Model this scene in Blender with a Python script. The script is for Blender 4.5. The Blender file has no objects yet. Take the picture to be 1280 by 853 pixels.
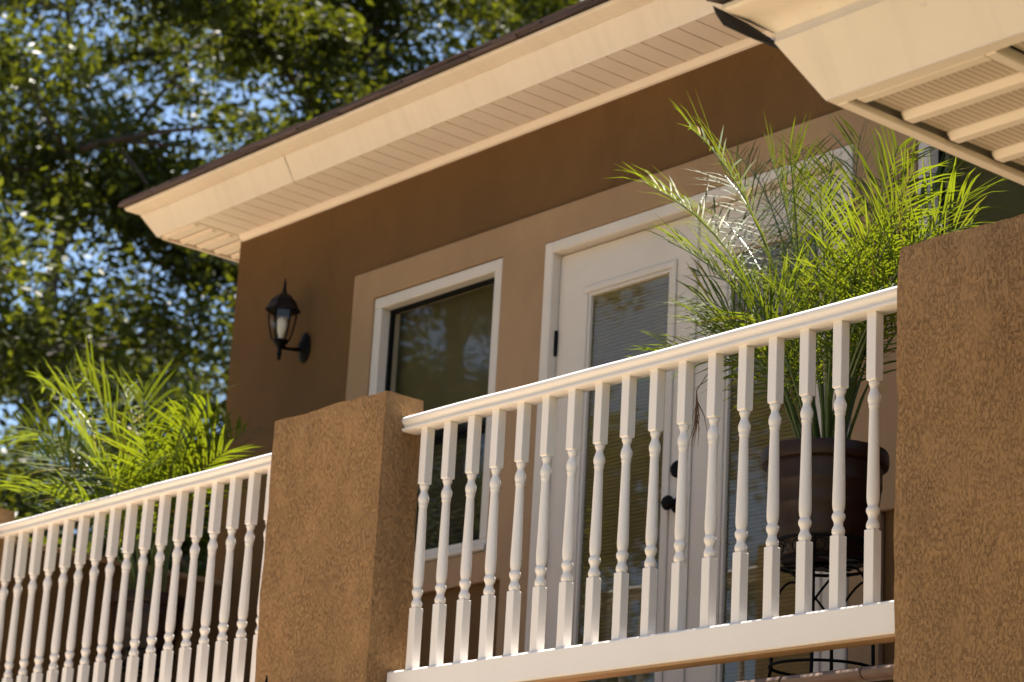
import bpy, math, random
import numpy as np
from mathutils import Matrix, Vector

S = bpy.context.scene
COL = S.collection

# ------------------------------------------------------------------ camera
cam = bpy.data.cameras.new('camera'); cam_o = bpy.data.objects.new('camera', cam); COL.objects.link(cam_o)
cr = Vector((0.65170034, 0.75655582, 0.05394413)); cu = Vector((0.18778834, -0.22985079, 0.95493673)); cf = Vector((-0.73486203, 0.61220251, 0.2918662))
cp = Vector((4.390338, -4.963873, -1.297911))
m = Matrix.Identity(4)
for i in range(3):
    m[i][0] = cr[i]; m[i][1] = cu[i]; m[i][2] = -cf[i]; m[i][3] = cp[i]
cam_o.matrix_world = m
cam.lens = 85.0; cam.sensor_width = 36.0; cam.clip_start = 0.1; cam.clip_end = 2000
cam.dof.use_dof = True; cam.dof.focus_distance = 6.9; cam.dof.aperture_fstop = 4.5; cam.dof.aperture_blades = 7
S.camera = cam_o

# ------------------------------------------------------------------ sky, sun, exposure
SUNV = Vector((-0.10, 0.19, 1.0)).normalized()
world = bpy.data.worlds.new('World'); S.world = world; world.use_nodes = True
wn = world.node_tree.nodes; wl = world.node_tree.links
bg = wn['Background']; sky = wn.new('ShaderNodeTexSky'); sky.sky_type = 'NISHITA'; sky.sun_disc = False
sky.sun_elevation = math.asin(SUNV.z); sky.sun_rotation = math.atan2(SUNV.x, SUNV.y)
sky.air_density = 1.0; sky.dust_density = .5; sky.ozone_density = 1.0
wl.new(sky.outputs[0], bg.inputs[0]); bg.inputs[1].default_value = 0.065
sun = bpy.data.lights.new('sun', 'SUN'); sun.energy = 5.0; sun.angle = math.radians(0.5); sun.color = (1.0, 0.92, 0.82)
sun_o = bpy.data.objects.new('sun', sun); COL.objects.link(sun_o)
sun_o.rotation_euler = SUNV.to_track_quat('Z', 'Y').to_euler(); sun_o.location = (-3, 6, 30)
S.view_settings.view_transform = 'Standard'; S.view_settings.look = 'None'; S.view_settings.gamma = 1.0
S.view_settings.exposure = 1.68

# ------------------------------------------------------------------ mesh helpers
class MB:
    def __init__(s): s.v = []; s.f = []; s.sf = 0      # faces from index sf on are smooth when asked
    def add(s, vs, fs):
        n = len(s.v); s.v += [tuple(p) for p in vs]; s.f += [tuple(i + n for i in q) for q in fs]; return s
    def box(s, x0, x1, y0, y1, z0, z1):
        return s.add([(x0,y0,z0),(x1,y0,z0),(x1,y1,z0),(x0,y1,z0),(x0,y0,z1),(x1,y0,z1),(x1,y1,z1),(x0,y1,z1)],
                     [(0,3,2,1),(4,5,6,7),(0,1,5,4),(1,2,6,5),(2,3,7,6),(3,0,4,7)])
    def cbox(s, x0, x1, y0, y1, z0, z1, b):      # box with chamfered edges
        vs = []; idx = {}
        X = (x0, x1); Y = (y0, y1); Z = (z0, z1); g = (1, -1)
        for i in (0, 1):
            for j in (0, 1):
                for k in (0, 1):
                    for a in range(3):
                        p = [X[i] + g[i]*b, Y[j] + g[j]*b, Z[k] + g[k]*b]; p[a] = (X, Y, Z)[a][(i, j, k)[a]]
                        idx[(i, j, k, a)] = len(vs); vs.append(tuple(p))
        fs = []
        def q(*c): fs.append([idx[t] for t in c])
        for a in range(3):
            for e in (0, 1):
                o = [(0,0),(1,0),(1,1),(0,1)]; c = []
                for (p_, r_) in o:
                    t = [0,0,0]; t[a] = e; t[(a+1) % 3] = p_; t[(a+2) % 3] = r_; c.append((*t, a))
                q(*(c if e else c[::-1]))
        for a in range(3):
            b1, b2 = (a+1) % 3, (a+2) % 3
            for p_ in (0, 1):
                for r_ in (0, 1):
                    t0 = [0,0,0]; t0[b1] = p_; t0[b2] = r_; t1 = list(t0); t1[a] = 1
                    q((*t0, b1), (*t1, b1), (*t1, b2), (*t0, b2))
        for i in (0, 1):
            for j in (0, 1):
                for k in (0, 1): q((i,j,k,0), (i,j,k,1), (i,j,k,2))
        return s.add(vs, fs)
    def grid(s, xs, zs, hole, y0, y1):           # wall slab in XZ with holes; only outer faces
        nx, nz = len(xs) - 1, len(zs) - 1
        ok = lambda i, j: 0 <= i < nx and 0 <= j < nz and not hole((xs[i]+xs[i+1])/2, (zs[j]+zs[j+1])/2)
        for i in range(nx):
            for j in range(nz):
                if not ok(i, j): continue
                a, b, c, d = xs[i], xs[i+1], zs[j], zs[j+1]
                P = [(a,y0,c),(b,y0,c),(b,y0,d),(a,y0,d),(a,y1,c),(b,y1,c),(b,y1,d),(a,y1,d)]
                F = [(0,1,2,3),(5,4,7,6)]
                if not ok(i-1, j): F.append((4,0,3,7))
                if not ok(i+1, j): F.append((1,5,6,2))
                if not ok(i, j-1): F.append((4,5,1,0))
                if not ok(i, j+1): F.append((3,2,6,7))
                s.add(P, F)
        return s
    def prism_x(s, prof, x0, x1):                # closed (y,z) profile along X
        n = len(prof)
        s.add([(x0, y, z) for y, z in prof] + [(x1, y, z) for y, z in prof],
              [(i, (i+1) % n, n + (i+1) % n, n + i) for i in range(n)] + [tuple(range(n))[::-1], tuple(range(n, 2*n))]); return s
    def loft(s, rings, cap=True, close=False):
        n = len(rings[0]); N = len(rings); fs = []
        for k in range(N - 1 + (1 if close else 0)):
            for i in range(n): fs.append((k*n + i, k*n + (i+1) % n, ((k+1) % N)*n + (i+1) % n, ((k+1) % N)*n + i))
        if cap and not close: fs += [tuple(range(n))[::-1], tuple(range((N-1)*n, N*n))]
        return s.add([p for r in rings for p in r], fs)
    def lathe(s, prof, c=(0,0,0), n=20, axis='z', cap=True):
        rs = []
        for r, h in prof:
            q = []
            for i in range(n):
                a = 2*math.pi*i/n; u, w = r*math.cos(a), r*math.sin(a)
                q.append((c[0]+u, c[1]+w, c[2]+h) if axis == 'z' else (c[0]+u, c[1]-h, c[2]+w))
            rs.append(q)
        return s.loft(rs, cap)
    def tube(s, pts, rad, n=6, closed=False):
        pts = [Vector(p) for p in pts]; N = len(pts); rs = []
        for i, p in enumerate(pts):
            if closed: t = pts[(i+1) % N] - pts[i-1]
            else: t = pts[min(i+1, N-1)] - pts[max(i-1, 0)]
            t.normalize(); a = Vector((0,0,1)) if abs(t.z) < .9 else Vector((1,0,0))
            u = t.cross(a).normalized(); w = u.cross(t)
            r = rad[i] if isinstance(rad, (list, tuple)) else rad
            rs.append([p + (u*math.cos(2*math.pi*k/n) + w*math.sin(2*math.pi*k/n))*r for k in range(n)])
        return s.loft(rs, True, closed)

def root_loc(p):
    while p.parent: p = p.parent
    return p.location
def build(name, mb, mat, parent=None, smooth=False, bevel=0, loc=None, segs=2):
    off = root_loc(parent) if parent is not None else Vector((0,0,0))
    me = bpy.data.meshes.new(name)
    vs = mb.v if loc is not None else [(v[0]-off[0], v[1]-off[1], v[2]-off[2]) for v in mb.v]
    me.from_pydata(vs, [], mb.f); me.update()
    me.materials.append(mat)
    if smooth:
        me.polygons.foreach_set('use_smooth', [i >= mb.sf for i in range(len(me.polygons))])
        if not mb.sf: me.set_sharp_from_angle(angle=math.radians(40))
    o = bpy.data.objects.new(name, me); COL.objects.link(o)
    if loc is not None: o.location = (loc[0]-off[0], loc[1]-off[1], loc[2]-off[2])
    if parent is not None: o.parent = parent
    if bevel:
        b = o.modifiers.new('bevel', 'BEVEL'); b.width = bevel; b.segments = segs; b.limit_method = 'ANGLE'; b.angle_limit = math.radians(50)
    return o
def inst(o, loc, parent, rot=None, scale=None):
    off = root_loc(parent); c = o.copy(); COL.objects.link(c); c.parent = parent
    c.location = (loc[0]-off[0], loc[1]-off[1], loc[2]-off[2])
    if rot is not None: c.rotation_euler = rot
    if scale is not None: c.scale = scale
    return c
def thing(name, label, cat, loc=(0,0,0), group=None):
    o = bpy.data.objects.new(name, None); o.empty_display_size = .1; COL.objects.link(o); o.location = loc
    o['label'] = label; o['category'] = cat
    if group: o['group'] = group
    return o
def copy_tree(o, parent=None):
    c = o.copy(); COL.objects.link(c); c.parent = parent
    for ch in [x for x in list(o.children)]: copy_tree(ch, c)
    return c
def structure(o): o['kind'] = 'structure'; return o

# ------------------------------------------------------------------ materials
def new_mat(name):
    mt = bpy.data.materials.new(name); mt.use_nodes = True
    return mt, mt.node_tree.nodes, mt.node_tree.links, mt.node_tree.nodes['Principled BSDF']
def nd(n, t, **k):
    x = n.new('ShaderNode' + t)
    for a, b in k.items():
        if a in ('operation', 'blend_type', 'data_type', 'noise_dimensions', 'feature', 'distance'): setattr(x, a, b)
    return x
def noise(n, l, vec, scale, detail=2, rough=.5, dist=0.0):
    x = n.new('ShaderNodeTexNoise'); x.inputs['Scale'].default_value = scale; x.inputs['Detail'].default_value = detail
    x.inputs['Roughness'].default_value = rough; x.inputs['Distortion'].default_value = dist
    if vec is not None: l.new(vec, x.inputs['Vector'])
    return x.outputs['Fac']
def math_(n, l, op, a, b=None, clamp=False):
    x = n.new('ShaderNodeMath'); x.operation = op; x.use_clamp = clamp
    for i, v in enumerate((a, b)):
        if v is None: continue
        if isinstance(v, (int, float)): x.inputs[i].default_value = v
        else: l.new(v, x.inputs[i])
    return x.outputs[0]
def rng(n, l, v, a, b, c, d):
    x = n.new('ShaderNodeMapRange'); l.new(v, x.inputs[0])
    for i, q in enumerate((a, b, c, d)): x.inputs[i+1].default_value = q
    return x.outputs[0]
def mixc(n, l, f, a, b, mode='MIX'):
    x = n.new('ShaderNodeMix'); x.data_type = 'RGBA'; x.blend_type = mode
    for i, v in ((0, f), (6, a), (7, b)):
        if isinstance(v, (int, float)): x.inputs[i].default_value = v
        elif isinstance(v, tuple): x.inputs[i].default_value = (*v, 1)
        else: l.new(v, x.inputs[i])
    return x.outputs[2]
def bump(n, l, h, dist, strength=1.0):
    x = n.new('ShaderNodeBump'); x.inputs['Distance'].default_value = dist; x.inputs['Strength'].default_value = strength
    l.new(h, x.inputs['Height']); return x.outputs[0]
def posn(n): return n.new('ShaderNodeNewGeometry').outputs['Position']
def mapping(n, l, v, sc):
    x = n.new('ShaderNodeMapping'); l.new(v, x.inputs[0]); x.inputs['Scale'].default_value = sc; return x.outputs[0]

def stucco(name, col, groove=1.0, scale=1.0, depth=.005):
    mt, n, l, p = new_mat(name)
    v = mapping(n, l, posn(n), (1, 1, .55))
    big = noise(n, l, v, 2.3, 4, .6)
    mid = noise(n, l, v, 30*scale, 3)
    def squig(sc, dist, wdt):
        a = noise(n, l, v, sc*scale, 1.5, .5, dist)
        return rng(n, l, math_(n, l, 'ABSOLUTE', math_(n, l, 'SUBTRACT', a, .5)), 0.0, wdt, 0, 1)
    line = math_(n, l, 'MINIMUM', squig(190, .6, .045), squig(128, .9, .03))
    msk = rng(n, l, noise(n, l, v, 95*scale, 2), .40, .62, 0, 1)
    msk = math_(n, l, 'MULTIPLY', msk, rng(n, l, noise(n, l, v, 9*scale, 3), .30, .62, .25, 1))
    inv = math_(n, l, 'MULTIPLY', math_(n, l, 'MULTIPLY', math_(n, l, 'SUBTRACT', 1.0, line), msk), groove)
    fine = noise(n, l, posn(n), 480*scale, 3, .7)
    trowel = noise(n, l, v, 6, 3, .5, 1.2)
    h = math_(n, l, 'SUBTRACT', math_(n, l, 'MULTIPLY', fine, .30), inv)
    h = math_(n, l, 'ADD', h, math_(n, l, 'MULTIPLY', mid, .8))
    h = math_(n, l, 'ADD', h, math_(n, l, 'MULTIPLY', trowel, 1.6))
    c = mixc(n, l, rng(n, l, big, .3, .7, 0, 1), tuple(x*.86 for x in col), tuple(min(1, x*1.10) for x in col))
    c = mixc(n, l, rng(n, l, trowel, .35, .7, 0, .16), c, tuple(x*.72 for x in col))
    c = mixc(n, l, math_(n, l, 'MULTIPLY', inv, .55), c, tuple(x*.45 for x in col))
    stain = rng(n, l, noise(n, l, mapping(n, l, posn(n), (1, 1, .35)), 5, 4, .65), .58, .80, 0, .35)
    c = mixc(n, l, stain, c, (col[0]*.52, col[1]*.55, col[2]*.6))
    l.new(c, p.inputs['Base Color']); p.inputs['Roughness'].default_value = .9
    p.inputs['Specular IOR Level'].default_value = .2
    l.new(bump(n, l, h, depth, .9), p.inputs['Normal'])
    return mt
def paint(name, col, rough=.4, grain=.0006, vary=.06, tint=None, streak=False):
    mt, n, l, p = new_mat(name)
    pos = posn(n)
    a = noise(n, l, pos, 3.0, 5, .6)
    b = noise(n, l, pos, 60, 3, .6)
    ob = n.new('ShaderNodeObjectInfo').outputs['Random']
    dark = tint or tuple(x*.82 for x in col)
    f = math_(n, l, 'ADD', math_(n, l, 'MULTIPLY', rng(n, l, a, .45, .75, 0, 1), .55), math_(n, l, 'MULTIPLY', ob, .25))
    c = mixc(n, l, f, col, dark)
    if streak:
        st = rng(n, l, noise(n, l, mapping(n, l, pos, (16, 1.5, 1.5)), 1.0, 5, .7), .50, .80, 0, .30)
        c = mixc(n, l, st, c, tuple(x*.62 for x in col))
    sp = rng(n, l, noise(n, l, pos, 38, 2), .74, .80, 0, vary*5)
    c = mixc(n, l, sp, c, tuple(x*.5 for x in col))
    l.new(c, p.inputs['Base Color']); p.inputs['Roughness'].default_value = rough
    l.new(rng(n, l, b, .3, .7, rough-.03, rough+.05), p.inputs['Roughness'])
    l.new(bump(n, l, b, grain*4, .5), p.inputs['Normal'])
    return mt
def plain(name, col, rough=.5, metal=0.0, vary=.2, scale=30, bmp=.001, spec=.5):
    mt, n, l, p = new_mat(name)
    a = noise(n, l, posn(n), scale, 4, .6)
    c = mixc(n, l, a, tuple(x*(1-vary) for x in col), tuple(min(1, x*(1+vary)) for x in col))
    l.new(c, p.inputs['Base Color']); p.inputs['Roughness'].default_value = rough; p.inputs['Metallic'].default_value = metal; p.inputs['Specular IOR Level'].default_value = spec
    l.new(bump(n, l, a, bmp, .6), p.inputs['Normal'])
    return mt
def glass_mat(name, tint=(.85,.9,.88), ior=1.9):
    mt, n, l, p = new_mat(name); n.remove(p); out = n['Material Output']
    t = n.new('ShaderNodeBsdfTransparent'); t.inputs[0].default_value = (*tint, 1)
    g = n.new('ShaderNodeBsdfGlossy'); g.inputs['Roughness'].default_value = .015
    wav = noise(n, l, posn(n), 1.6, 2)
    l.new(bump(n, l, wav, .02, .07), g.inputs['Normal'])
    fr = n.new('ShaderNodeFresnel'); fr.inputs[0].default_value = ior
    mx = n.new('ShaderNodeMixShader'); front = math_(n, l, 'SUBTRACT', 1.0, n.new('ShaderNodeNewGeometry').outputs['Backfacing'])
    l.new(math_(n, l, 'MULTIPLY', fr.outputs[0], front), mx.inputs[0]); l.new(t.outputs[0], mx.inputs[1]); l.new(g.outputs[0], mx.inputs[2])
    l.new(mx.outputs[0], out.inputs[0]); return mt
def leaf_mat(name, c1, c2, trans, rough=.35, tf=.5, dry=None, spec=.5, skew=1.0):
    mt, n, l, p = new_mat(name); out = n['Material Output']
    gi = n.new('ShaderNodeNewGeometry'); r = gi.outputs['Random Per Island']
    nz = noise(n, l, gi.outputs['Position'], 2.2, 2)
    f = math_(n, l, 'ADD', math_(n, l, 'MULTIPLY', math_(n, l, 'POWER', r, skew), .65), math_(n, l, 'MULTIPLY', nz, .35))
    c = mixc(n, l, f, c1, c2)
    if dry:
        c = mixc(n, l, rng(n, l, r, .90, .97, 0, .8), c, dry)
    l.new(c, p.inputs['Base Color']); p.inputs['Roughness'].default_value = rough; p.inputs['Specular IOR Level'].default_value = spec
    tr = n.new('ShaderNodeBsdfTranslucent')
    l.new(mixc(n, l, f, tuple(x*.45 for x in trans), trans) if skew > 1 else mixc(n, l, f, trans, tuple(x*.7 for x in trans)), tr.inputs[0])
    mx = n.new('ShaderNodeMixShader'); mx.inputs[0].default_value = tf
    l.new(p.outputs[0], mx.inputs[1]); l.new(tr.outputs[0], mx.inputs[2]); l.new(mx.outputs[0], out.inputs[0])
    return mt
def perforated(name, col):
    mt, n, l, p = new_mat(name)
    sx = n.new('ShaderNodeSeparateXYZ'); l.new(posn(n), sx.inputs[0])
    def cell(o, s): return math_(n, l, 'ABSOLUTE', math_(n, l, 'SUBTRACT', math_(n, l, 'FRACT', math_(n, l, 'DIVIDE', o, s)), .5))
    a = math_(n, l, 'MULTIPLY', cell(sx.outputs[0], .0165), .0165); b = math_(n, l, 'MULTIPLY', cell(sx.outputs[1], .0090), .0090)
    d = math_(n, l, 'SQRT', math_(n, l, 'ADD', math_(n, l, 'POWER', a, 2), math_(n, l, 'POWER', b, 2)))
    hole = rng(n, l, d, .0019, .0026, 1, 0)
    z = noise(n, l, posn(n), 4, 4)
    c = mixc(n, l, z, tuple(x*.9 for x in col), col)
    c = mixc(n, l, hole, c, (.08, .06, .045))
    l.new(c, p.inputs['Base Color']); p.inputs['Roughness'].default_value = .5
    l.new(bump(n, l, math_(n, l, 'SUBTRACT', 1, hole), .002), p.inputs['Normal'])
    return mt
def shingle_mat():
    mt, n, l, p = new_mat('asphalt_shingle')
    ob = n.new('ShaderNodeObjectInfo').outputs['Random']
    g = noise(n, l, posn(n), 240, 3, .8); b = noise(n, l, posn(n), 5, 3)
    c = mixc(n, l, math_(n, l, 'ADD', math_(n, l, 'MULTIPLY', g, .6), math_(n, l, 'MULTIPLY', ob, .5)), (.03, .02, .02), (.19, .125, .11))
    c = mixc(n, l, math_(n, l, 'MULTIPLY', b, .5), c, (.05, .035, .035))
    l.new(c, p.inputs['Base Color']); p.inputs['Roughness'].default_value = .95
    l.new(bump(n, l, g, .003), p.inputs['Normal']); return mt
def wood_mat(name, c1, c2, axis=(2, 30, 30)):
    mt, n, l, p = new_mat(name)
    a = noise(n, l, mapping(n, l, posn(n), axis), 2.5, 5, .6, .4)
    l.new(mixc(n, l, a, c1, c2), p.inputs['Base Color']); p.inputs['Roughness'].default_value = .7
    l.new(bump(n, l, a, .002), p.inputs['Normal']); return mt

SHADED_BROWN = (.148, .079, .030)  # pier paint darkened: the eave's shade is put into the wall colour
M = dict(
    stucco=stucco('shaded_brown_stucco', SHADED_BROWN, .22, 1.0, .0025), pier=stucco('brown_pier_stucco', (.385, .222, .098), 1.2, 1.55, .0042),
    surround=stucco('beige_stucco', (.36, .232, .130), .2, 1.0, .0015),
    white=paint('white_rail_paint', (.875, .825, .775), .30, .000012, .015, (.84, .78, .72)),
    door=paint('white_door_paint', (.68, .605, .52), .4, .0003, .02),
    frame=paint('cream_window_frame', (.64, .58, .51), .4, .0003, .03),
    gutter=paint('cream_gutter_enamel', (.82, .70, .575), .38, .0004, .05, (.74, .61, .48), True),
    soffit=paint('cream_vinyl_soffit', (.88, .755, .645), .5, .0003, .02, (.83, .70, .59)),
    perf=perforated('perforated_vinyl', (.68, .54, .42)),
    shingle=shingle_mat(), seam=plain('stained_joint', (.20, .14, .09), .8),
    black=plain('black_iron', (.004, .0035, .0035), .6, 0, .2, 60, .001, .12),
    lantern=plain('black_lantern_enamel', (.004, .003, .003), .5, 0, .2, 60, .001, .12),
    glass=glass_mat('window_glass', (.88, .86, .76), 1.75), lglass=glass_mat('lantern_glass', (.95, .95, .95), 1.5),
    bulb=plain('pale_bulb', (.75, .68, .55), .25, 0, .05),
    blind=plain('pale_blind', (.31, .29, .20), .5, 0, .08, 6),
    dblind=plain('navy_blind', (.05, .055, .08), .5, 0, .1, 6),
    olive_panel=plain('olive_reflection_tone', (.135, .128, .092), .8, 0, .12, 9, .0005),  # olive of the mirrored trees, put into a colour behind the glass
    room=plain('room_paint', (.20, .18, .16), .9, 0, .1, 2),
    pot=plain('bronze_pot_glaze', (.022, .009, .005), .36, 0, .6, 14, .001, .30),
    soil=plain('potting_soil', (.04, .028, .02), 1, 0, .5, 60, .01),
    tile=plain('brown_edge_tile', (.13, .078, .052), .6, 0, .45, 28, .004),
    rawwood=wood_mat('raw_pine', (.55, .33, .15), (.40, .22, .09)),
    frond=leaf_mat('palm_leaf', (.016, .044, .006), (.070, .115, .011), (.235, .285, .009), .52, .44, (.30, .20, .03), .24),
    rachis=plain('palm_stem', (.065, .095, .018), .4, 0, .3, 20),
    dry=plain('dry_palm', (.16, .08, .04), .8, 0, .4, 30),
    leaf=leaf_mat('tree_leaf', (.004, .008, .002), (.045, .064, .007), (.25, .28, .014), .42, .33, None, .22, 2.2),
    bark=wood_mat('tree_bark', (.07, .05, .035), (.025, .018, .013), (30, 30, 5)),
    paving=plain('tan_paving', (.50, .385, .275), .85, 0, .14, 1.5, .004),
    grass=plain('dry_lawn', (.12, .105, .05), 1, 0, .4, .6, .02),
)

# ------------------------------------------------------------------ the setting: ground and patio
GZ = -2.95
mb = MB(); nseg = 48
mb.add([(0, 0, GZ)] + [(600*math.cos(2*math.pi*i/nseg), 600*math.sin(2*math.pi*i/nseg), GZ) for i in range(nseg)], [(0, i+1, (i+1) % nseg+1) for i in range(nseg)])
structure(build('ground', mb, M['grass']))
mb = MB()
mb.add([(-14, -13, GZ+.004), (-.7, -13, GZ+.004), (-.7, 1.2, GZ+.004), (-14, 1.2, GZ+.004)], [(0,1,2,3)])  # unseen paving, right edge cut back to dim bounce on pier and wing
structure(build('patio', mb, M['paving']))

# ------------------------------------------------------------------ house
YW = 1.25; ZS = 2.62; FZ = -.19; XL = -5.21
house = thing('house', 'brown stucco house with white doors and windows under a shingled roof', 'house', (XL, YW, GZ))
W1 = (-4.03, -3.13, .77, 2.05); W2 = (-.86, .04, .77, 2.05); DR = (-2.85, -1.15, FZ, 2.04)
holes = (W1, W2, DR)
inh = lambda x, z: any(a < x < b and c < z < d for a, b, c, d in holes)
xs = [XL, -4.03, -3.13, -2.85, -1.15, -.86, .04, 4.0]; zs = [GZ, FZ, .77, 2.04, 2.05, ZS+.03]
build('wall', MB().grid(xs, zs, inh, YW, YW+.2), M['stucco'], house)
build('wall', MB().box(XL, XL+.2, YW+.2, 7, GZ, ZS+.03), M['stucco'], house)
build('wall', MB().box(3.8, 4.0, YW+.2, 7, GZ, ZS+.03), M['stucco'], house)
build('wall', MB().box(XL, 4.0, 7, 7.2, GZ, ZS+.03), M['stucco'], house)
build('room_floor', MB().box(XL+.2, 3.8, YW+.2, 7, FZ-.1, FZ), M['room'], house)
build('room_wall', MB().box(XL+.2, 3.8, 4.0, 4.1, FZ, ZS-.02), M['room'], house)
build('ceiling', MB().box(XL+.2, 3.8, YW+.2, 6.99, ZS-.02, ZS+.02), M['room'], house)
# stucco surround, 25 mm proud of the wall, round both windows and the doors
sx = [-4.19, -4.03, -3.13, -3.03, -2.85, -1.15, -1.01, -.86, .04, .20]; sz = [FZ, .64, .77, 2.04, 2.05, 2.19]
def sh(x, z): return inh(x, z) or (z < .64 and not (-3.03 < x < -1.01))
build('window_surround', MB().grid(sx, sz, sh, YW-.028, YW-.0005), M['surround'], house, bevel=.006)

def frame_bars(mb, x0, x1, z0, z1, w, y0, y1, c=.004):
    mb.cbox(x0, x1, y0, y1, z1-w, z1, c); mb.cbox(x0, x1, y0, y1, z0, z0+w, c)
    mb.cbox(x0, x0+w, y0+.001, y1, z0+w, z1-w, c); mb.cbox(x1-w, x1, y0+.001, y1, z0+w, z1-w, c)
    return mb
def slats(x0, x1, z0, z1, y, pitch, dep, tilt):
    mb = MB(); z = z1
    dy = dep*math.cos(tilt); dz = dep*math.sin(tilt)
    while z > z0 + dz:
        mb.add([(x0, y+dy, z-dz), (x1, y+dy, z-dz), (x1, y+dy*.38, z-dz*.5), (x0, y+dy*.38, z-dz*.5), (x1, y, z), (x0, y, z)], [(0,1,2,3), (3,2,4,5)]); z -= pitch
    return mb
def window(w):
    x0, x1, z0, z1 = w; g = .004
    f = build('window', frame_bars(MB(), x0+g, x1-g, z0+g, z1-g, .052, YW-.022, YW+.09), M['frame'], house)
    a, b, c, d = x0+.056, x1-.056, z0+.056, z1-.056
    zm = z0 + (z1-z0)*.44
    build('sash', frame_bars(MB(), a, b, zm, d, .018, YW+.028, YW+.05, .002), M['black'], f)
    build('sash', frame_bars(MB(), a, b, c, zm-.001, .018, YW+.044, YW+.066, .002), M['black'], f)
    build('pane', MB().box(a+.018, b-.018, YW+.038, YW+.042, zm+.018, d-.018), M['glass'], f)
    build('pane', MB().box(a+.018, b-.018, YW+.053, YW+.057, c+.018, zm-.019), M['glass'], f)
    bl = build('blind', slats(a-.03, b+.03, c-.03, zm+.05, YW+.10, .026, .025, 1.05), M['dblind'], f); bl['kind'] = 'stuff'
    build('olive_panel', MB().box(a-.03, b+.03, YW+.115, YW+.118, zm+.06, d+.03), M['olive_panel'], f)  # added panel, its tone stands for reflections in the upper pane
    build('blind_rail', MB().cbox(a-.03, b+.03, YW+.10, YW+.13, zm+.055, zm+.085, .004), M['dblind'], f)
    build('sill', MB().cbox(x0+.006, x1-.006, YW-.036, YW-.023, z0+.004, z0+.03, .004), M['frame'], f)
window(W1); window(W2)

# French doors
cas = MB(); x0, x1, z0, z1 = DR; cw = .055
for (a, b, c, d) in ((x0+.004, x0+cw, z0, z1-.004), (x1-cw, x1-.004, z0, z1-.004), (x0+cw, x1-cw, z1-cw, z1-.004)):
    cas.cbox(a, b, YW-.036, YW+.16, c, d, .005)
cas.cbox(x0+cw, x0+cw+.018, YW+.045, YW+.16, z0, z1-cw, .002); cas.cbox(x1-cw-.018, x1-cw, YW+.045, YW+.16, z0, z1-cw, .002)
cas.cbox(x0+cw+.018, x1-cw-.018, YW+.045, YW+.16, z1-cw-.018, z1-cw, .002)
casing = build('door_casing', cas, M['door'], house)
build('threshold', MB().cbox(x0+cw, x1-cw, YW-.03, YW+.15, FZ, FZ+.03, .004), M['black'], house)
xc = (x0+x1)/2; D0 = x0+cw+.003; D1 = x1-cw-.003; DY = YW+.012; DZ0 = FZ+.035; DZ1 = z1-cw-.006
def french_door(a, b, gl, gr, hinge_x, active):
    g0, g1 = DZ0+.22, 1.775
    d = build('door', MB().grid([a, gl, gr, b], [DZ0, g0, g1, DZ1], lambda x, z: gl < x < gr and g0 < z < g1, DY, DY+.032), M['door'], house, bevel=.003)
    # raised moulding round the glass: stepped, outer and inner
    bead = frame_bars(MB(), gl-.035, gr+.035, g0-.035, g1+.035, .030, DY-.012, DY-.0005, .004)
    frame_bars(bead, gl-.005, gr+.005, g0-.005, g1+.005, .014, DY-.006, DY+.014, .003)
    build('glazing_bead', bead, M['door'], d)
    build('pane', MB().box(gl, gr, DY+.010, DY+.0125, g0, g1), M['glass'], d)
    bl = build('blind', slats(gl+.004, gr-.004, g0, g1-.03, DY+.0135, .0155, .0125, .80), M['blind'], d); bl['kind'] = 'stuff'
    build('blind_rail', MB().box(gl+.004, gr-.004, DY+.0135, DY+.030, g1-.028, g1), M['blind'], d)
    build('door_back', MB().box(gl-.002, gr+.002, DY+.0325, DY+.0345, g0-.002, g1+.002), M['room'], d)
    for hz in (1.60, .72, FZ+.22):
        build('hinge', MB().cbox(hinge_x-.011, hinge_x+.011, DY-.016, DY-.001, hz-.055, hz+.055, .004), M['lantern'], d)
    if active:
        kx = b - .048
        build('knob', MB().lathe([(.030, 0), (.030, .006), (.012, .010), (.011, .030), (.022, .036), (.029, .048), (.029, .056), (.022, .066), (.008, .070)], (kx, DY, .815), 20, 'y'), M['lantern'], d, True)
        build('deadbolt', MB().lathe([(.033, 0), (.033, .012), (.027, .019), (.013, .021)], (kx, DY, .955), 20, 'y'), M['lantern'], d, True)
    return d
french_door(D0, xc-.002, D0+.19, xc-.13, D0-.004, True)
french_door(xc+.002, D1, xc+.195, D1-.135, D1+.004, False)
build('astragal', MB().cbox(xc-.014, xc+.022, DY-.012, DY-.0005, DZ0, DZ1, .004), M['door'], house)

# eave: gutter profile (outward offset, height above soffit)
GP = [(0, 0), (.060, .098), (.067, .107), (.063, .113), (.118, .133), (.126, .140), (.127, .150), (.085, .152), (-.01, .152), (-.01, .004)]
EX, EY = -5.525, .958
def mitred(prof, ex, ey, ez, yb, xr, k=1.0):
    return MB().loft([[(ex-o*k, yb, ez+h*k) for o, h in prof][::-1], [(ex-o*k, ey-o*k, ez+h*k) for o, h in prof][::-1], [(xr, ey-o*k, ez+h*k) for o, h in prof][::-1]])
gut = build('gutter', mitred(GP, EX, EY, ZS, 7.2, 4.3), M['gutter'], house, True)
for gx in (-4.36, -.9, 2.4):
    P2 = [(-.006, .002), (-.001, -.002), (.0615, .0965), (.0685, .107), (.060, .108)]
    build('gutter_seam', MB().prism_x([(EY-o, ZS+h) for o, h in P2], gx, gx+.0035), M['seam'], gut)
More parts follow.
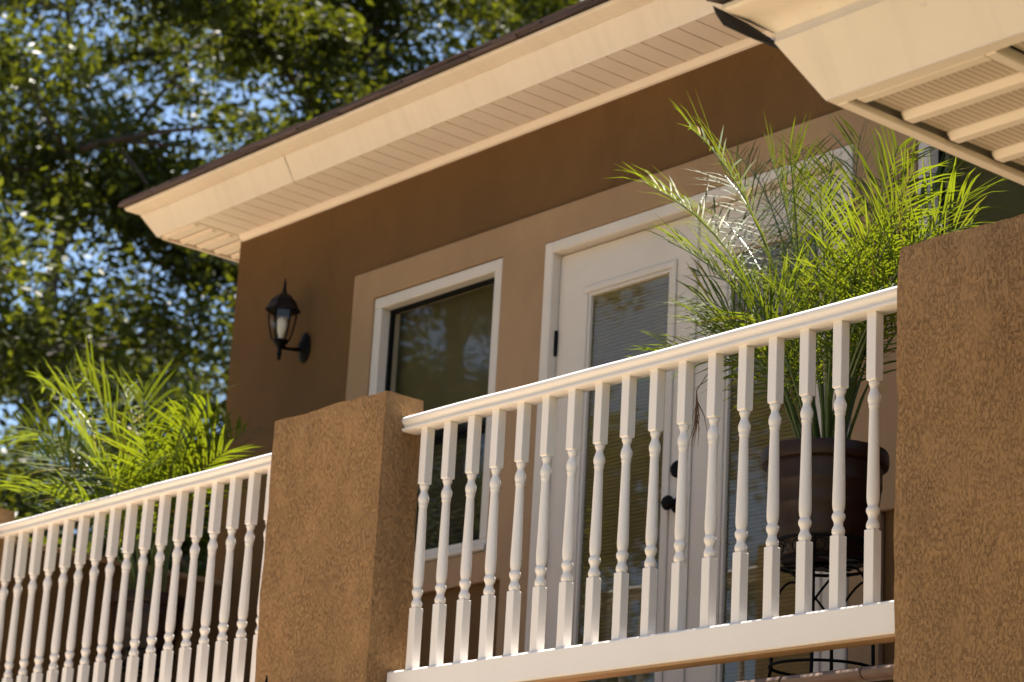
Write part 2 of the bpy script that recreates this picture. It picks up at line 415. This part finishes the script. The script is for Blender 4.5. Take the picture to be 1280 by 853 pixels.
# soffit boards: front runs (boards across), side run (boards along X)
sof = build('soffit', MB().box(EX+.01, 4.2, EY+.01, YW-.001, ZS+.02, ZS+.028), M['soffit'], house)
bd = None; x = -5.19; PW = .1016
while x < 2.0:
    if bd is None:
        b_ = MB(); b_.prism_x([(0, .004), (.0, .014), (YW-.03-EY-.012, .014), (YW-.03-EY-.012, .004)], 0, PW-.006)
        bd = build('soffit_board', b_, M['soffit'], sof, bevel=.0015, loc=(x, EY+.012, ZS))
    else: inst(bd, (x, EY+.012, ZS), sof)
    x += PW
sb = None; y = EY+.012
while y < 3.2:
    if sb is None:
        b_ = MB().box(.022, XL-EX-.008, 0, PW-.014, .005, .014); b_.box(.022, XL-EX-.012, .014, .034, -.004, .0052)
        sb = build('soffit_board', b_, M['soffit'], sof, bevel=.002, loc=(EX, y, ZS))
    else: inst(sb, (EX, y, ZS), sof)
    y += PW
build('soffit_divider', MB().cbox(-5.207, -5.192, EY+.012, YW-.001, ZS-.001, ZS+.015, .002), M['soffit'], sof)
build('soffit_trim', MB().prism_x([(YW-.030, ZS+.001), (YW-.012, ZS-.020), (YW-.0008, ZS-.024), (YW-.0008, ZS+.018), (YW-.030, ZS+.018)], -5.19, 4.2), M['soffit'], sof)
build('soffit_lip', MB().cbox(EX+.001, EX+.016, EY+.03, 7.2, ZS-.006, ZS+.012, .002), M['soffit'], sof)
# roof: hip with a shingled edge
def hip(ex, ey, ez, xr, yb, pitch, o, mat, parent):
    h = (yb-ey+2*o)/2*pitch; xa = ex-o; ya = ey-o; w = (yb+o-ya)/2
    return build('roof', MB().add([(xa,ya,ez), (xr,ya,ez), (xr,yb+o,ez), (xa,yb+o,ez), (xa+w,ya+w,ez+h), (max(xr-w, xa+w+.01),ya+w,ez+h),
                                   (xa,ya,ez-.012), (xr,ya,ez-.012), (xr,yb+o,ez-.012), (xa,yb+o,ez-.012)],
                                  [(0,1,5,4), (1,2,5), (2,3,4,5), (3,0,4), (9,8,7,6), (0,6,7,1), (1,7,8,2), (2,8,9,3), (3,9,6,0)]), mat, parent)
roof = hip(EX, EY, ZS+.166, 4.4, 7.2, .42, .115, M['shingle'], house)
random.seed(4)
def shingle_rows(rf, xa, xb, ya, ez, pitch, rows, w=.305, th=.011):
    ang = math.atan(pitch); base = None
    for r in range(rows):
        x = xa - (r % 2)*w*.5
        while x < xb:
            j = random.uniform(-.006, .006); zz = ez + r*.0125 + random.uniform(-.001, .004)
            yy = ya + r*.004 + j*1.3
            a = max(x, xa)
            if base is None:
                b_ = MB().box(0, w-.006, 0, .16, 0, th)
                base = build('shingle', b_, M['shingle'], rf, bevel=.002, loc=(a, yy, zz)); base.rotation_euler = (ang*.6, 0, 0)
            else: inst(base, (a, yy, zz), rf, (ang*.6 + random.uniform(-.015, .015), random.uniform(-.010, .010), 0))
            x += w
shingle_rows(roof, EX-.145, 4.3, EY-.150, ZS+.151, .42, 3, .305, .012)

# ------------------------------------------------------------------ wing at the right, its eave nearest the camera
WX, WY, WZ, K = 1.186, -1.476, .70, 1.27
wing = thing('house_wing', 'cream eave corner of the near wing with perforated soffit', 'building', (1.65, -1.0, GZ))
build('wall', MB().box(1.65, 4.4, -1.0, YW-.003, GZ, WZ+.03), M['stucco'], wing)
NP = [(0, 0), (.078, .130), (.076, .137), (.078, .152), (.118, .184), (.150, .198), (.158, .205), (.159, .214), (.10, .216), (-.01, .216), (-.01, .005)]
build('gutter', mitred(NP, WX, WY, WZ, YW-.01, 4.8), M['gutter'], wing, True)
ws = build('soffit', MB().box(WX+.01, 4.7, WY+.01, YW-.01, WZ+.06, WZ+.068), M['black'], wing)
build('soffit_lip', MB().cbox(WX+.003, WX+.034, WY+.030, YW-.01, WZ-.003, WZ+.012, .003), M['soffit'], ws)
build('soffit_lip', MB().prism_x([(WY-.001, WZ-.001), (WY+.034, WZ-.001), (WY+.034, WZ+.020), (WY-.001, WZ+.020)], WX+.003, 4.6), M['soffit'], ws)
DVX = 1.575
sp = None; y = WY+.036; RP = .152
while y < -.2:
    if sp is None:
        b_ = MB(); L_ = DVX-WX-.044
        b_.prism_x([(0, .018), (.008, .006), (.034, .006), (.043, .018), (RP-.004, .020), (RP-.004, .030), (0, .030)], 0, L_)
        sp = build('soffit_panel', b_, M['perf'], ws, loc=(WX+.044, y, WZ))
        rb = MB().prism_x([(-.0015, .019), (.0085, .002), (.0335, .002), (.045, .019), (.045, .024), (-.0015, .024)], .004, L_-.006)
        rib0 = build('rib', rb, M['soffit'], sp, bevel=.002, loc=None); rib0.location = (0, 0, 0)
        rib0.data.transform(Matrix.Translation(root_loc(sp)))
    else:
        c = inst(sp, (WX+.044, y, WZ), ws); r2 = rib0.copy(); COL.objects.link(r2); r2.parent = c
    y += RP
build('soffit_divider', MB().cbox(DVX, DVX+.030, WY+.036, -.2, WZ-.002, WZ+.024, .003), M['soffit'], ws)
fp = None; x = DVX+.044
while x < 4.4:
    if fp is None:
        b_ = MB().box(.0, RP-.014, 0, .42, .018, .026)
        fp = build('soffit_panel', b_, M['perf'], ws, loc=(x, WY+.04, WZ))
    else: inst(fp, (x, WY+.04, WZ), ws)
    x += RP
wroof = hip(WX, WY, WZ+.233, 4.9, 2.2, .30, .15, M['shingle'], wing)
shingle_rows(wroof, WX-.178, 4.8, WY-.182, WZ+.217, .30, 2, .305, .013)
# black strip under the shingles at the open corner of the eave
A = lambda o, h, dx=0, dy=0: (WX-o+dx, WY-o+dy, WZ+h)
fl = MB().loft([[A(.172, .214), A(.157, .198), A(.120, .175), A(.083, .140)],
                [A(.172, .210, -.020, .03), A(.157, .186, -.026, .03), A(.120, .158, -.022, .03), A(.083, .134, -.004, .03)],
                [A(.172, .214, -.020, .3), A(.157, .190, -.026, .3), A(.120, .165, -.022, .3), A(.083, .138, -.004, .3)]])
build('black_corner_strip', fl, M['black'], wing)

# ------------------------------------------------------------------ balcony floor
bal = thing('balcony', 'brown tiled balcony floor with white beam in front of house', 'balcony', (-2.4, .6, FZ))
build('floor_slab', MB().box(-5.6, 1.6, -.03, YW-.03, FZ-.03, FZ), M['tile'], bal)
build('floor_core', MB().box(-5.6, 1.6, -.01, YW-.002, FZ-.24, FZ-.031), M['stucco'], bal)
build('beam', MB().cbox(-5.6, 1.6, -.045, -.0105, FZ-.24, FZ-.048, .003), M['white'], bal)
et = None; x = -4.99
nose = [(-.001+.06, 0), (0, 0), (-.014, -.004), (-.022, -.014), (-.021, -.026), (-.010, -.034), (.0, -.035), (.06-.001, -.035)]
while x < .19:
    if not (-2.9 < x < -2.12):
        if et is None: et = build('edge_tile', MB().prism_x(nose[::-1], 0, .292), M['tile'], bal, True, loc=(x, -.032, FZ+.012))
        else: inst(et, (x, -.032 + random.uniform(-.003, .003), FZ+.012), bal, (random.uniform(-.04, .04), 0, 0))
    x += .296

# ------------------------------------------------------------------ stucco piers
def rounded_pier(x0, x1, y0, y1, z0, z1, seed, r=.010):
    # subdivided block with slightly uneven faces and worn edges
    rs = np.random.RandomState(seed); mb = MB()
    nx, ny, nz = 24, 8, 60; key = {}
    zz = [z0 + (z1-z0)*(1-(1-k/nz)**1.0) for k in range(nz+1)]
    ph = rs.rand(9)*6.28
    def vert(i, j, k):
        if (i, j, k) in key: return key[(i, j, k)]
        p = np.array([x0+(x1-x0)*i/nx, y0+(y1-y0)*j/ny, zz[k]])
        c = np.array([min(max(p[0], x0+r), x1-r), min(max(p[1], y0+r), y1-r), min(p[2], z1-r)])
        d = p-c; L = np.linalg.norm(d)
        if L > 1e-9: p = c + d/L*r
        w = .0022*(math.sin(p[0]*13+ph[0]+p[2]*4) + math.sin(p[2]*11+ph[1]) + math.sin(p[2]*29+p[0]*17+ph[2])*.6 + math.sin(p[0]*41+p[1]*37+ph[3])*.5)
        p = p + (d/L if L > 1e-9 else 0)*w + rs.normal(0, .0006, 3)
        key[(i, j, k)] = len(mb.v); mb.v.append(tuple(p)); return key[(i, j, k)]
    for i in range(nx):
        for k in range(nz):
            mb.f.append((vert(i,0,k), vert(i+1,0,k), vert(i+1,0,k+1), vert(i,0,k+1)))
            mb.f.append((vert(i+1,ny,k), vert(i,ny,k), vert(i,ny,k+1), vert(i+1,ny,k+1)))
        for j in range(ny): mb.f.append((vert(i,j,nz), vert(i+1,j,nz), vert(i+1,j+1,nz), vert(i,j+1,nz)))
    for j in range(ny):
        for k in range(nz):
            mb.f.append((vert(0,j+1,k), vert(0,j,k), vert(0,j,k+1), vert(0,j+1,k+1)))
            mb.f.append((vert(nx,j,k), vert(nx,j+1,k), vert(nx,j+1,k+1), vert(nx,j,k+1)))
    return mb
PF, PB, PT = -.097, .076, .977
def pier(x0, x1, label, seed, r=.008):
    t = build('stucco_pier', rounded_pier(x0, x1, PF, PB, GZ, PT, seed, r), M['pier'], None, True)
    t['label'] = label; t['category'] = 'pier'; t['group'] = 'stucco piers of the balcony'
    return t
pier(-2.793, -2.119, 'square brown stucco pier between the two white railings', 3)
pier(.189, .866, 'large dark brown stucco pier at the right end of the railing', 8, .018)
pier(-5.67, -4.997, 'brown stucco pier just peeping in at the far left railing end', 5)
pw = thing('parapet', 'low dark brown stucco parapet behind the left railing', 'wall', (-5.07, .66, FZ))
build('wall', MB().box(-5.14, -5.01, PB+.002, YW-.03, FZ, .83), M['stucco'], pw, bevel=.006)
build('coping', MB().cbox(-5.155, -4.995, PB+.004, YW-.03, .8305, .856, .006), M['surround'], pw)

# ------------------------------------------------------------------ railings
BA = .0345
def ring_sq(a, z, c): return [(x, y, z) for x, y in ((-a+c,-a), (a-c,-a), (a,-a+c), (a,a-c), (a-c,a), (-a+c,a), (-a,a-c), (-a,-a+c))]
def baluster_mesh():
    mb = MB(); a = BA/2; c = .0016
    mb.loft([ring_sq(a, 0, c), ring_sq(a, .209, c), ring_sq(a-.004, .214, c+.004)])
    mb.loft([ring_sq(a-.004, .640, c+.004), ring_sq(a, .645, c), ring_sq(a, .842, c)])
    k = 1.0; mb.sf = len(mb.f)
    prof = [(.0150,.213),(.0174,.216),(.0190,.221),(.0188,.228),(.0162,.235),(.0136,.240),(.0129,.245),(.0142,.252),(.0176,.258),(.0194,.264),(.0193,.270),(.0172,.275),(.0146,.278),(.0152,.283),
            (.0172,.290),(.0184,.302),(.0185,.320),(.0177,.352),(.0163,.42),(.0150,.49),(.0139,.552),(.0138,.562),(.0158,.565),(.0160,.570),(.0150,.573),(.0174,.579),(.0188,.586),(.0187,.594),(.0164,.603),(.0130,.611),(.0116,.617),(.0122,.623),(.0150,.629),(.0166,.634),(.0160,.639),(.0142,.641)]
    mb.lathe([(r*k, h) for r, h in prof], (0, 0, 0), 20)
    return mb
HP = [(-.030,.842),(-.0345,.845),(-.0345,.852),(-.022,.854),(-.022,.859),(-.026,.866),(-.033,.871),(-.0365,.878),(-.0365,.886),(-.033,.892),(-.026,.896),(-.012,.9),(0,.901)]
YC = BA/2
def handrail_prof():
    left = [(YC + y, z) for y, z in HP]; right = [(YC - y, z) for y, z in HP[:-1]]
    return left + right[::-1]
def railing(label, x0, x1, bx, seed):
    rr = random.Random(seed)
    t = thing('balcony_railing', label, 'railing', ((x0+x1)/2, YC, FZ), 'white railings between the piers')
    # handrail with gentle unevenness along its length
    prof = handrail_prof(); n = 40; rings = []
    for i in range(n+1):
        x = x0 + (x1-x0)*i/n; dz = .0012*math.sin(x*3.1+seed) + .0007*math.sin(x*9.7); dy = .0010*math.sin(x*4.3+1)
        rings.append([(x, y+dy, z+dz) for y, z in prof][::-1])
    build('handrail', MB().loft(rings), M['white'], t, True)
    br = build('bottom_rail', MB().cbox(x0+.002, x1-.002, -.014, .052, -.094, 0, .006), M['white'], t)
    build('rail_underside', MB().box(x0+.003, x1-.003, -.0125, .0505, -.101, -.0945), M['rawwood'], br)
    b0 = None
    for X in bx:
        p = (X, YC, 0.0005); rz = rr.uniform(-.03, .03)
        if b0 is None: b0 = build('baluster', baluster_mesh(), M['white'], t, True, loc=p); b0.rotation_euler = (0, 0, rz)
        else: inst(b0, p, t, (rr.uniform(-.002, .002), rr.uniform(-.002, .002), rz))
    return t
railing('white turned-baluster railing between the middle pier and the large right pier', -2.119, .20, [-2.032+.127*k + BA/2 for k in range(17)], 1)
railing('white turned-baluster railing left of the middle pier, palm behind it', -4.997, -2.79, [-2.954-.1237*k + BA/2 for k in range(17)], 2)

# ------------------------------------------------------------------ wall lanterns
def lantern(label, X, Y, Z):   # (X,Y) on the wall face, Z of the arm; body hangs out toward -Y
    t = thing('wall_lantern', label, 'lamp', (X, Y, Z), 'black wall lanterns')
    bx, by = X, Y-.145; n = 6
    build('wall_plate', MB().lathe([(.030,.0), (.050,.001), (.052,.008), (.040,.016), (.022,.022), (.016,.034)], (X, Y, Z), 24, 'y'), M['lantern'], t, True).scale = (1, 1, 1)
    pl = t.children[-1]; pl.scale = (.85, 1, 1.45)
    arm = [(X, Y-.02, Z-.01), (X, Y-.06, Z-.020), (X, Y-.10, Z-.026), (X, by, Z-.028)]
    build('arm', MB().tube(arm, [.013, .009, .008, .010], 10), M['lantern'], t, True)
    build('stem', MB().lathe([(.006,-.086), (.010,-.080), (.008,-.068), (.013,-.060), (.010,-.045), (.011,-.030), (.022,-.018), (.035,-.002), (.040,.006), (.036,.010)], (bx, by, Z-.005), 16), M['lantern'], t, True)
    zb, zt = Z+.004, Z+.150
    def hexr(r, z, ph=0): return [(bx+r*math.cos(math.pi/3*i+ph), by+r*math.sin(math.pi/3*i+ph), z) for i in range(n)]
    prof = [(.040, zb), (.053, zb+.045), (.062, zb+.095), (.066, zt)]
    for i in range(n):
        a = math.pi/3*i
        build('cage_bar', MB().tube([(bx+r*math.cos(a), by+r*math.sin(a), z) for r, z in prof], .0042, 6), M['lantern'], t, True)
        a2 = a+math.pi/3
        g = MB()
        vs = []
        for r, z in prof: vs += [(bx+(r-.002)*math.cos(a), by+(r-.002)*math.sin(a), z), (bx+(r-.002)*math.cos(a2), by+(r-.002)*math.sin(a2), z)]
        g.add(vs, [(0,1,3,2), (2,3,5,4), (4,5,7,6)])
        build('glass_panel', g, M['lglass'], t)
    build('bulb', MB().lathe([(.010, 0), (.012, .02), (.022, .05), (.026, .075), (.020, .098), (.006, .108)], (bx, by, zb+.005), 14), M['bulb'], t, True)
    build('cap', MB().loft([hexr(.060, zt-.004), hexr(.082, zt-.006), hexr(.083, zt+.002), hexr(.070, zt+.022), hexr(.058, zt+.048), hexr(.036, zt+.072), hexr(.012, zt+.084)]), M['lantern'], t)
    build('finial', MB().lathe([(.012, 0), (.014, .008), (.008, .014), (.010, .022), (.006, .032), (.007, .046), (.003, .066), (.001, .078)], (bx, by, zt+.083), 10), M['lantern'], t, True)
    return t
lantern('black wall lantern on the brown house wall left of the window', -4.575, YW-.0005, 1.925)
lantern('black finial of a lantern low on the middle pier front', -2.49, PF-.0015, -.322)

# ------------------------------------------------------------------ potted palms
def frond_mesh(B, T, rs, width=.2, bend=1.0, start=.30, pairs=30, lw=.0065):
    B = np.array(B); T = np.array(T); d = T-B; hd = math.hypot(d[0], d[1]); L = np.linalg.norm(d)
    Cc = np.array([B[0]+d[0]*.30, B[1]+d[1]*.30, B[2]+.62*max(d[2], .15)+.30*hd*bend])
    q = lambda t: (1-t)**2*B + 2*t*(1-t)*Cc + t*t*T
    dq = lambda t: 2*(1-t)*(Cc-B) + 2*t*(T-Cc)
    mb = MB(); roll = rs.uniform(-1.1, 1.1)
    for i in range(pairs):
        t = start + (1-start)*((i+.3)/pairs)**.92
        s = (t-start)/(1-start)
        tg = dq(t); tg /= np.linalg.norm(tg)
        lat = np.cross(tg, [0, 0, 1.0]); nl = np.linalg.norm(lat); lat = lat/nl if nl > .05 else np.array([1., 0, 0])
        up = np.cross(lat, tg); c, sn = math.cos(roll), math.sin(roll); lat, up = c*lat+sn*up, -sn*lat+c*up
        ll = width*(.55+.65*math.sin(math.pi*min(1, s*.72+.18)))*rs.uniform(.88, 1.1)
        if s > .9: ll *= .75
        for sd in (-1, 1):
            th = math.radians(30 + 36*s + rs.uniform(-8, 8))
            dr = lat*sd*math.cos(th) + tg*math.sin(th) + up*rs.uniform(.10, .42)
            dr /= np.linalg.norm(dr)
            p0 = q(t); wv = np.cross(dr, up); wv /= np.linalg.norm(wv); w = lw*rs.uniform(.8, 1.15)
            wv = wv*math.cos(.5) + up*math.sin(.5)*sd
            pts = []
            droop = rs.uniform(.06, .42)
            for k, ww in ((0, .5), (.28, 1.0), (.65, .8), (1.0, .05)):
                pp = p0 + dr*ll*k + np.array([0, 0, -droop*ll*k*k])
                pts += [pp - wv*w*ww*.5, pp + wv*w*ww*.5]
            mb.add(pts, [(0,1,3,2), (2,3,5,4), (4,5,7,6)])
    rach = MB().tube([q(i/9) for i in range(10)], [.0062-.0046*i/9 for i in range(10)], 5)
    return mb, rach
def palm(label, c, rim_r, rim_z, tips, seed, pot_r, pot_h, width, pairs=30, lw=.0065, shrink=.95, group='potted palms on the balcony'):
    rs = np.random.RandomState(seed); X, Y = c; z0 = rim_z - pot_h
    t = thing('potted_palm', label, 'plant', (X, Y, z0), group)
    r = rim_r; b = pot_r
    prof = [(.02, .0), (b*.93, 0), (b, .012), (b+(r-b)*.18, .07), (b+(r-b)*.21, .075), (b+(r-b)*.20, .083), (b+(r-b)*.24, .088), (b+(r-b)*.23, .096), (b+(r-b)*.42, pot_h*.46), (b+(r-b)*.47, pot_h*.475), (b+(r-b)*.46, pot_h*.49), (b+(r-b)*.60, pot_h*.66), (b+(r-b)*.65, pot_h*.675), (b+(r-b)*.64, pot_h*.69), (r*.90, pot_h-.062), (r*.905, pot_h-.055), (r*.90, pot_h-.05),
            (r*.985, pot_h-.046), (r*1.0, pot_h-.036), (r*1.0, pot_h-.010), (r*.985, pot_h), (r*.93, pot_h), (r*.91, pot_h-.02), (r*.88, pot_h-.04)]
    pot = build('pot', MB().lathe(prof, (X, Y, z0), 40, 'z', False), M['pot'], t, True)
    build('soil', MB().lathe([(r*.885, pot_h-.042), (r*.5, pot_h-.032), (.01, pot_h-.028)], (X, Y, z0), 24), M['soil'], t, True)
    for k, T in enumerate(tips):
        T = (X+(T[0]-X)*shrink, Y+(T[1]-Y)*shrink, rim_z+(T[2]-rim_z)*(shrink-.01))
        a = math.atan2(T[1]-Y, T[0]-X) + rs.uniform(-.6, .6); rr = rs.uniform(.02, r*.45)
        B = (X+rr*math.cos(a), Y+rr*math.sin(a), rim_z-.04)
        low = T[2] < rim_z + .55
        fm, rm = frond_mesh(B, T, rs, width*rs.uniform(.85, 1.12), 1.25 if low else .75, rs.uniform(.28, .42), pairs, lw)
        f = build('frond', fm, M['frond'], t)
        build('rachis', rm, M['rachis'], f, True)
    return t
RT = [(-1.15,0.35,1.91),(-1.25,0.25,1.68),(-1.10,0.22,1.42),(-1.31,0.75,1.97),(-0.89,0.50,1.77),(-1.02,0.80,1.92),(-0.56,0.60,1.79),(-0.30,0.50,1.65),(-0.45,0.75,1.71),(-0.06,0.30,1.44),(-0.17,0.60,1.53),(0.08,0.40,1.36),(0.22,0.25,1.18),(-0.39,0.22,1.43),(0.12,0.22,1.20),(-0.02,0.22,1.27),(-0.93,0.22,1.17),(-0.87,0.22,1.32),(-1.12,0.22,0.98),(-1.31,0.90,1.83),(-0.18,0.22,1.24),(-0.56,0.22,1.13),(-0.31,0.22,1.15),(-0.01,0.22,1.03),(-0.07,0.60,1.24),(-0.61,0.30,1.67),(-0.62,0.80,1.71),(-1.11,0.50,1.75),(-1.33,0.60,1.71),(-0.41,0.80,1.57),(-0.51,0.40,1.62),(-0.91,0.22,1.07),(-0.68,0.22,1.06),(-1.01,0.35,1.16),(-0.87,0.50,1.29),(-0.51,0.30,1.11),(-0.52,0.50,1.21),(-0.21,0.30,1.07),(-0.14,0.40,1.21),(-1.46,0.70,1.50),(-0.30,0.70,1.35),(-0.77,0.70,1.43),(-0.84,0.25,1.00),(-0.38,0.60,1.23)]
LT = [(-5.66,0.40,1.88),(-6.02,0.70,2.08),(-5.06,0.30,1.81),(-5.92,0.90,2.10),(-4.98,0.50,1.78),(-4.44,0.30,1.63),(-5.08,0.80,1.86),(-4.40,0.60,1.68),(-3.85,0.30,1.44),(-5.47,0.20,1.58),(-6.19,0.60,1.71),(-5.11,0.15,1.35),(-5.50,0.25,1.23),(-6.39,0.70,1.54),(-4.18,0.60,1.46),(-3.80,0.40,1.21),(-4.56,1.00,1.57),(-3.85,0.20,1.06),(-3.78,0.15,1.36),(-4.39,0.10,1.38),(-4.77,0.10,1.45),(-4.01,0.08,1.24),(-3.72,0.08,1.13),(-4.78,0.10,1.06),(-5.23,0.20,1.03),(-4.91,0.90,1.58),(-4.39,0.05,1.16),(-4.06,0.02,1.04),(-4.11,0.50,1.28)]
pr = palm('tall green palm in a dark pot on an iron stand by the right pier', (-.56, .45), .198, .612, RT, 11, .140, .345, .235, 23, .0066)
# one dry frond hanging from the right palm
rs_ = np.random.RandomState(2)
mbd = MB()
pts = [(-.66,.42,.72), (-.80,.36,.92), (-.93,.32,.94), (-.985,.30,.86), (-.98,.30,.78)]
mbd.tube(pts, [.004, .003, .0025, .002, .0012], 5)
for k in range(12):
    a = np.array((-.985,.30,.86)) + np.array((0,0,-.006*k)); e = a + np.array((rs_.uniform(-.02,.05), rs_.uniform(-.03,.03), rs_.uniform(-.16,-.07)))
    mbd.tube([a, (a+e)/2 + np.array((.01,0,0)), e], [.0022, .002, .0006], 4)
dfr = build('dry_frond', mbd, M['dry'], pr); dfr['label'] = 'withered brown frond hanging down'
palm('bright bushy palm in a dark pot behind the left railing', (-4.47, .47), .165, .60, LT, 23, .125, .30, .27, 16, .0150, .89)

# iron plant stands
def stand(label, c, ztop, r):
    X, Y = c
    t = thing('plant_stand', label, 'plant stand', (X, Y, FZ), 'iron plant stands')
    circ = lambda rr, z, n=28: [(X+rr*math.cos(2*math.pi*i/n), Y+rr*math.sin(2*math.pi*i/n), z) for i in range(n)]
    build('top_ring', MB().tube(circ(r, ztop+.055), .005, 6, True), M['black'], t, True)
    build('seat_ring', MB().tube(circ(r*.98, ztop-.006), .0055, 6, True), M['black'], t, True)
    for a in (0.2, 0.2+math.pi/2):
        build('cross_bar', MB().tube([(X-r*math.cos(a), Y-r*math.sin(a), ztop-.007), (X+r*math.cos(a), Y+r*math.sin(a), ztop-.007)], .005, 6), M['black'], t)
    build('base_ring', MB().tube(circ(r*1.0, FZ+.13), .005, 6, True), M['black'], t, True)
    for k in range(4):
        a = math.pi/2*k + .55; cs, sn = math.cos(a), math.sin(a)
        build('leg', MB().tube([(X+q*cs, Y+q*sn, z) for q, z in ((r, ztop+.055), (r*1.0, ztop-.02), (r*.97, ztop-.15), (r*.99, FZ+.13), (r*1.12, FZ+.02), (r*1.2, FZ+.004))], .0058, 6), M['black'], t, True)
        # brace arching between neighbouring legs
        arc = []
        for i in range(13):
            u = i/12; b = a + u*math.pi/2; arc.append((X+r*.97*math.cos(b), Y+r*.97*math.sin(b), ztop-.15+.115*math.sin(math.pi*u)))
        build('brace', MB().tube(arc, .004, 5), M['black'], t, True)
    for k in range(14):
        a = 2*math.pi*k/14; sc = []
        for i in range(15):
            u = i/14*2*math.pi*1.25; q = .025*(1-.5*i/14); b = a + q*math.cos(u)/r; sc.append((X+r*.995*math.cos(b), Y+r*.995*math.sin(b), ztop+.025+q*math.sin(u)))
        build('scroll', MB().tube(sc, .0026, 5), M['black'], t, True)
    return t
stand('black wrought-iron stand with scrolls under the right palm pot', (-.56, .45), .265, .158)
stand('black wrought-iron stand under the left palm pot', (-4.47, .47), .298, .135)

# ------------------------------------------------------------------ trees
def leaf_mesh(name, cen, axis_n, nl, rs, spread, size, mat, parent, off):
    # cen: clump centres (m,3); nl leaves in each; folded diamond leaves
    m_ = len(cen); N = m_*nl
    c = np.repeat(cen, nl, 0) + rs.normal(0, 1, (N, 3))*spread*np.repeat(rs.uniform(.5, 1.25, (m_, 1)), nl, 0)*np.array([1, 1, .75])
    u = rs.normal(0, 1, (N, 3)); u[:, 2] = u[:, 2]*.6 - .35; u /= np.linalg.norm(u, axis=1)[:, None]
    w = np.cross(u, rs.normal(0, 1, (N, 3))); w /= np.linalg.norm(w, axis=1)[:, None]
    L = size*rs.uniform(.65, 1.3, (N, 1)); Wd = L*rs.uniform(.36, .52, (N, 1))
    P = np.stack([c, c+u*L*.45+w*Wd*.5, c+u*L, c+u*L*.45-w*Wd*.5], 1).reshape(-1, 3) - np.array(off)
    me = bpy.data.meshes.new(name); me.vertices.add(4*N); me.vertices.foreach_set('co', P.astype(np.float32).ravel())
    me.loops.add(4*N); me.loops.foreach_set('vertex_index', np.arange(4*N, dtype=np.int32))
    me.polygons.add(N); me.polygons.foreach_set('loop_start', np.arange(0, 4*N, 4, dtype=np.int32)); me.polygons.foreach_set('loop_total', np.full(N, 4, np.int32))
    me.update(calc_edges=True); me.materials.append(mat)
    o = bpy.data.objects.new(name, me); COL.objects.link(o); o.parent = parent; return o
def tree(label, x, y, H, crown_r, seed, nl=70, sub=3, size=.105, low=.24, group='leafy trees behind the house'):
    rs = np.random.RandomState(seed); t = thing('leafy_tree', label, 'tree', (x, y, GZ), group)
    mb = MB(); tips = []
    tr = [np.array((x + .25*math.sin(i*1.3+seed)*i/6, y + .25*math.cos(i*1.7+seed)*i/6, GZ + H*.9*i/8)) for i in range(9)]
    mb.tube(tr, [max(.03, .20*(1-i/8.6)) for i in range(9)], 9)
    limbs = 15
    for k in range(limbs):
        f = low + (.96-low)*k/(limbs-1); p = f*8; i = min(int(p), 7); B = tr[i]*(1-(p-i)) + tr[i+1]*(p-i)
        a = k*2.4 + rs.uniform(-.4, .4); R = crown_r*(1-.62*max(0, (f-.45)/.55)**1.4)*rs.uniform(.8, 1.1)
        E = B + np.array((R*math.cos(a), R*math.sin(a), R*rs.uniform(.15, .6)))
        Mid = (B+E)/2 + np.array((rs.uniform(-.3, .3), rs.uniform(-.3, .3), rs.uniform(.05, .5)))
        path = [(1-s)**2*B + 2*s*(1-s)*Mid + s*s*E for s in np.linspace(0, 1, 7)]
        mb.tube(path, [.075*(1-.85*s)*(1-.4*f)+.006 for s in np.linspace(0, 1, 7)], 6)
        for s_ in range(sub*3):
            s = rs.uniform(.30, 1); b = path[min(6, int(s*6))]
            e = b + rs.normal(0, 1, 3)*np.array((.62, .62, .45))*crown_r*.26
            mb.tube([b, (b+e)/2 + rs.normal(0, .06, 3), e], [.022, .014, .004], 4)
            tips.append(e); tips.append((b+e)/2 + rs.normal(0, .12, 3))
    build('trunk', mb, M['bark'], t, True)
    leaf_mesh('crown', np.array(tips), None, nl, rs, .26, size, M['leaf'], t, (x, y, GZ))
    return t
t1 = tree('leafy tree farthest left with blue sky showing through its crown', -15.6, 4.6, 15.5, 3.7, 31, 230)
t2 = tree('dark leafy tree behind the left palm and the house corner', -14.2, 8.3, 15.0, 3.6, 32, 430)
t3 = tree('dense dark leafy tree above the shingled roof edge', -13.0, 11.6, 16.5, 4.0, 33, 480)
t4 = tree('tall leafy tree in the second row behind the left palm', -21.5, 9.0, 19.0, 4.6, 34, 170, 3, .13)
t5 = tree('tall leafy tree in the second row rising over the roof', -18.5, 16.0, 21.0, 4.8, 35, 300, 3, .13)
def tcopy(o, label, loc, rz, s):
    c = copy_tree(o); c['label'] = label; c.location = loc; c.rotation_euler = (0, 0, rz); c.scale = (s, s, s); c['group'] = 'trees across the garden, mirrored in the window'; return c
tcopy(t1, 'tree across the garden mirrored in the window beside the lantern', (-19, -11, GZ), 1.2, 1.0)
tcopy(t2, 'tree across the garden mirrored in the door glass', (-14, -16, GZ), 2.6, 1.0)
tcopy(t3, 'unseen tree added across the garden at the corner of the patio', (-8, -20, GZ), .6, 1.0)  # unseen trees from here along the arc, added to block low sky
tcopy(t2, 'unseen tree added across the garden behind the photographer', (-1, -23, GZ), 4.1, 1.05)
tcopy(t3, 'unseen tree added across the garden right of the patio', (7, -22, GZ), 3.3, 1.0)
tcopy(t2, 'unseen tree added across the garden at the far left lawn', (-23, -3, GZ), 5.3, 1.1)
tcopy(t3, 'dense tree across the garden nearest the window', (-13.8, -7.0, GZ), 1.9, .95)
tcopy(t3, 'dense tree across the garden nearest the doors', (-10.2, -11.5, GZ), 5.0, .9)
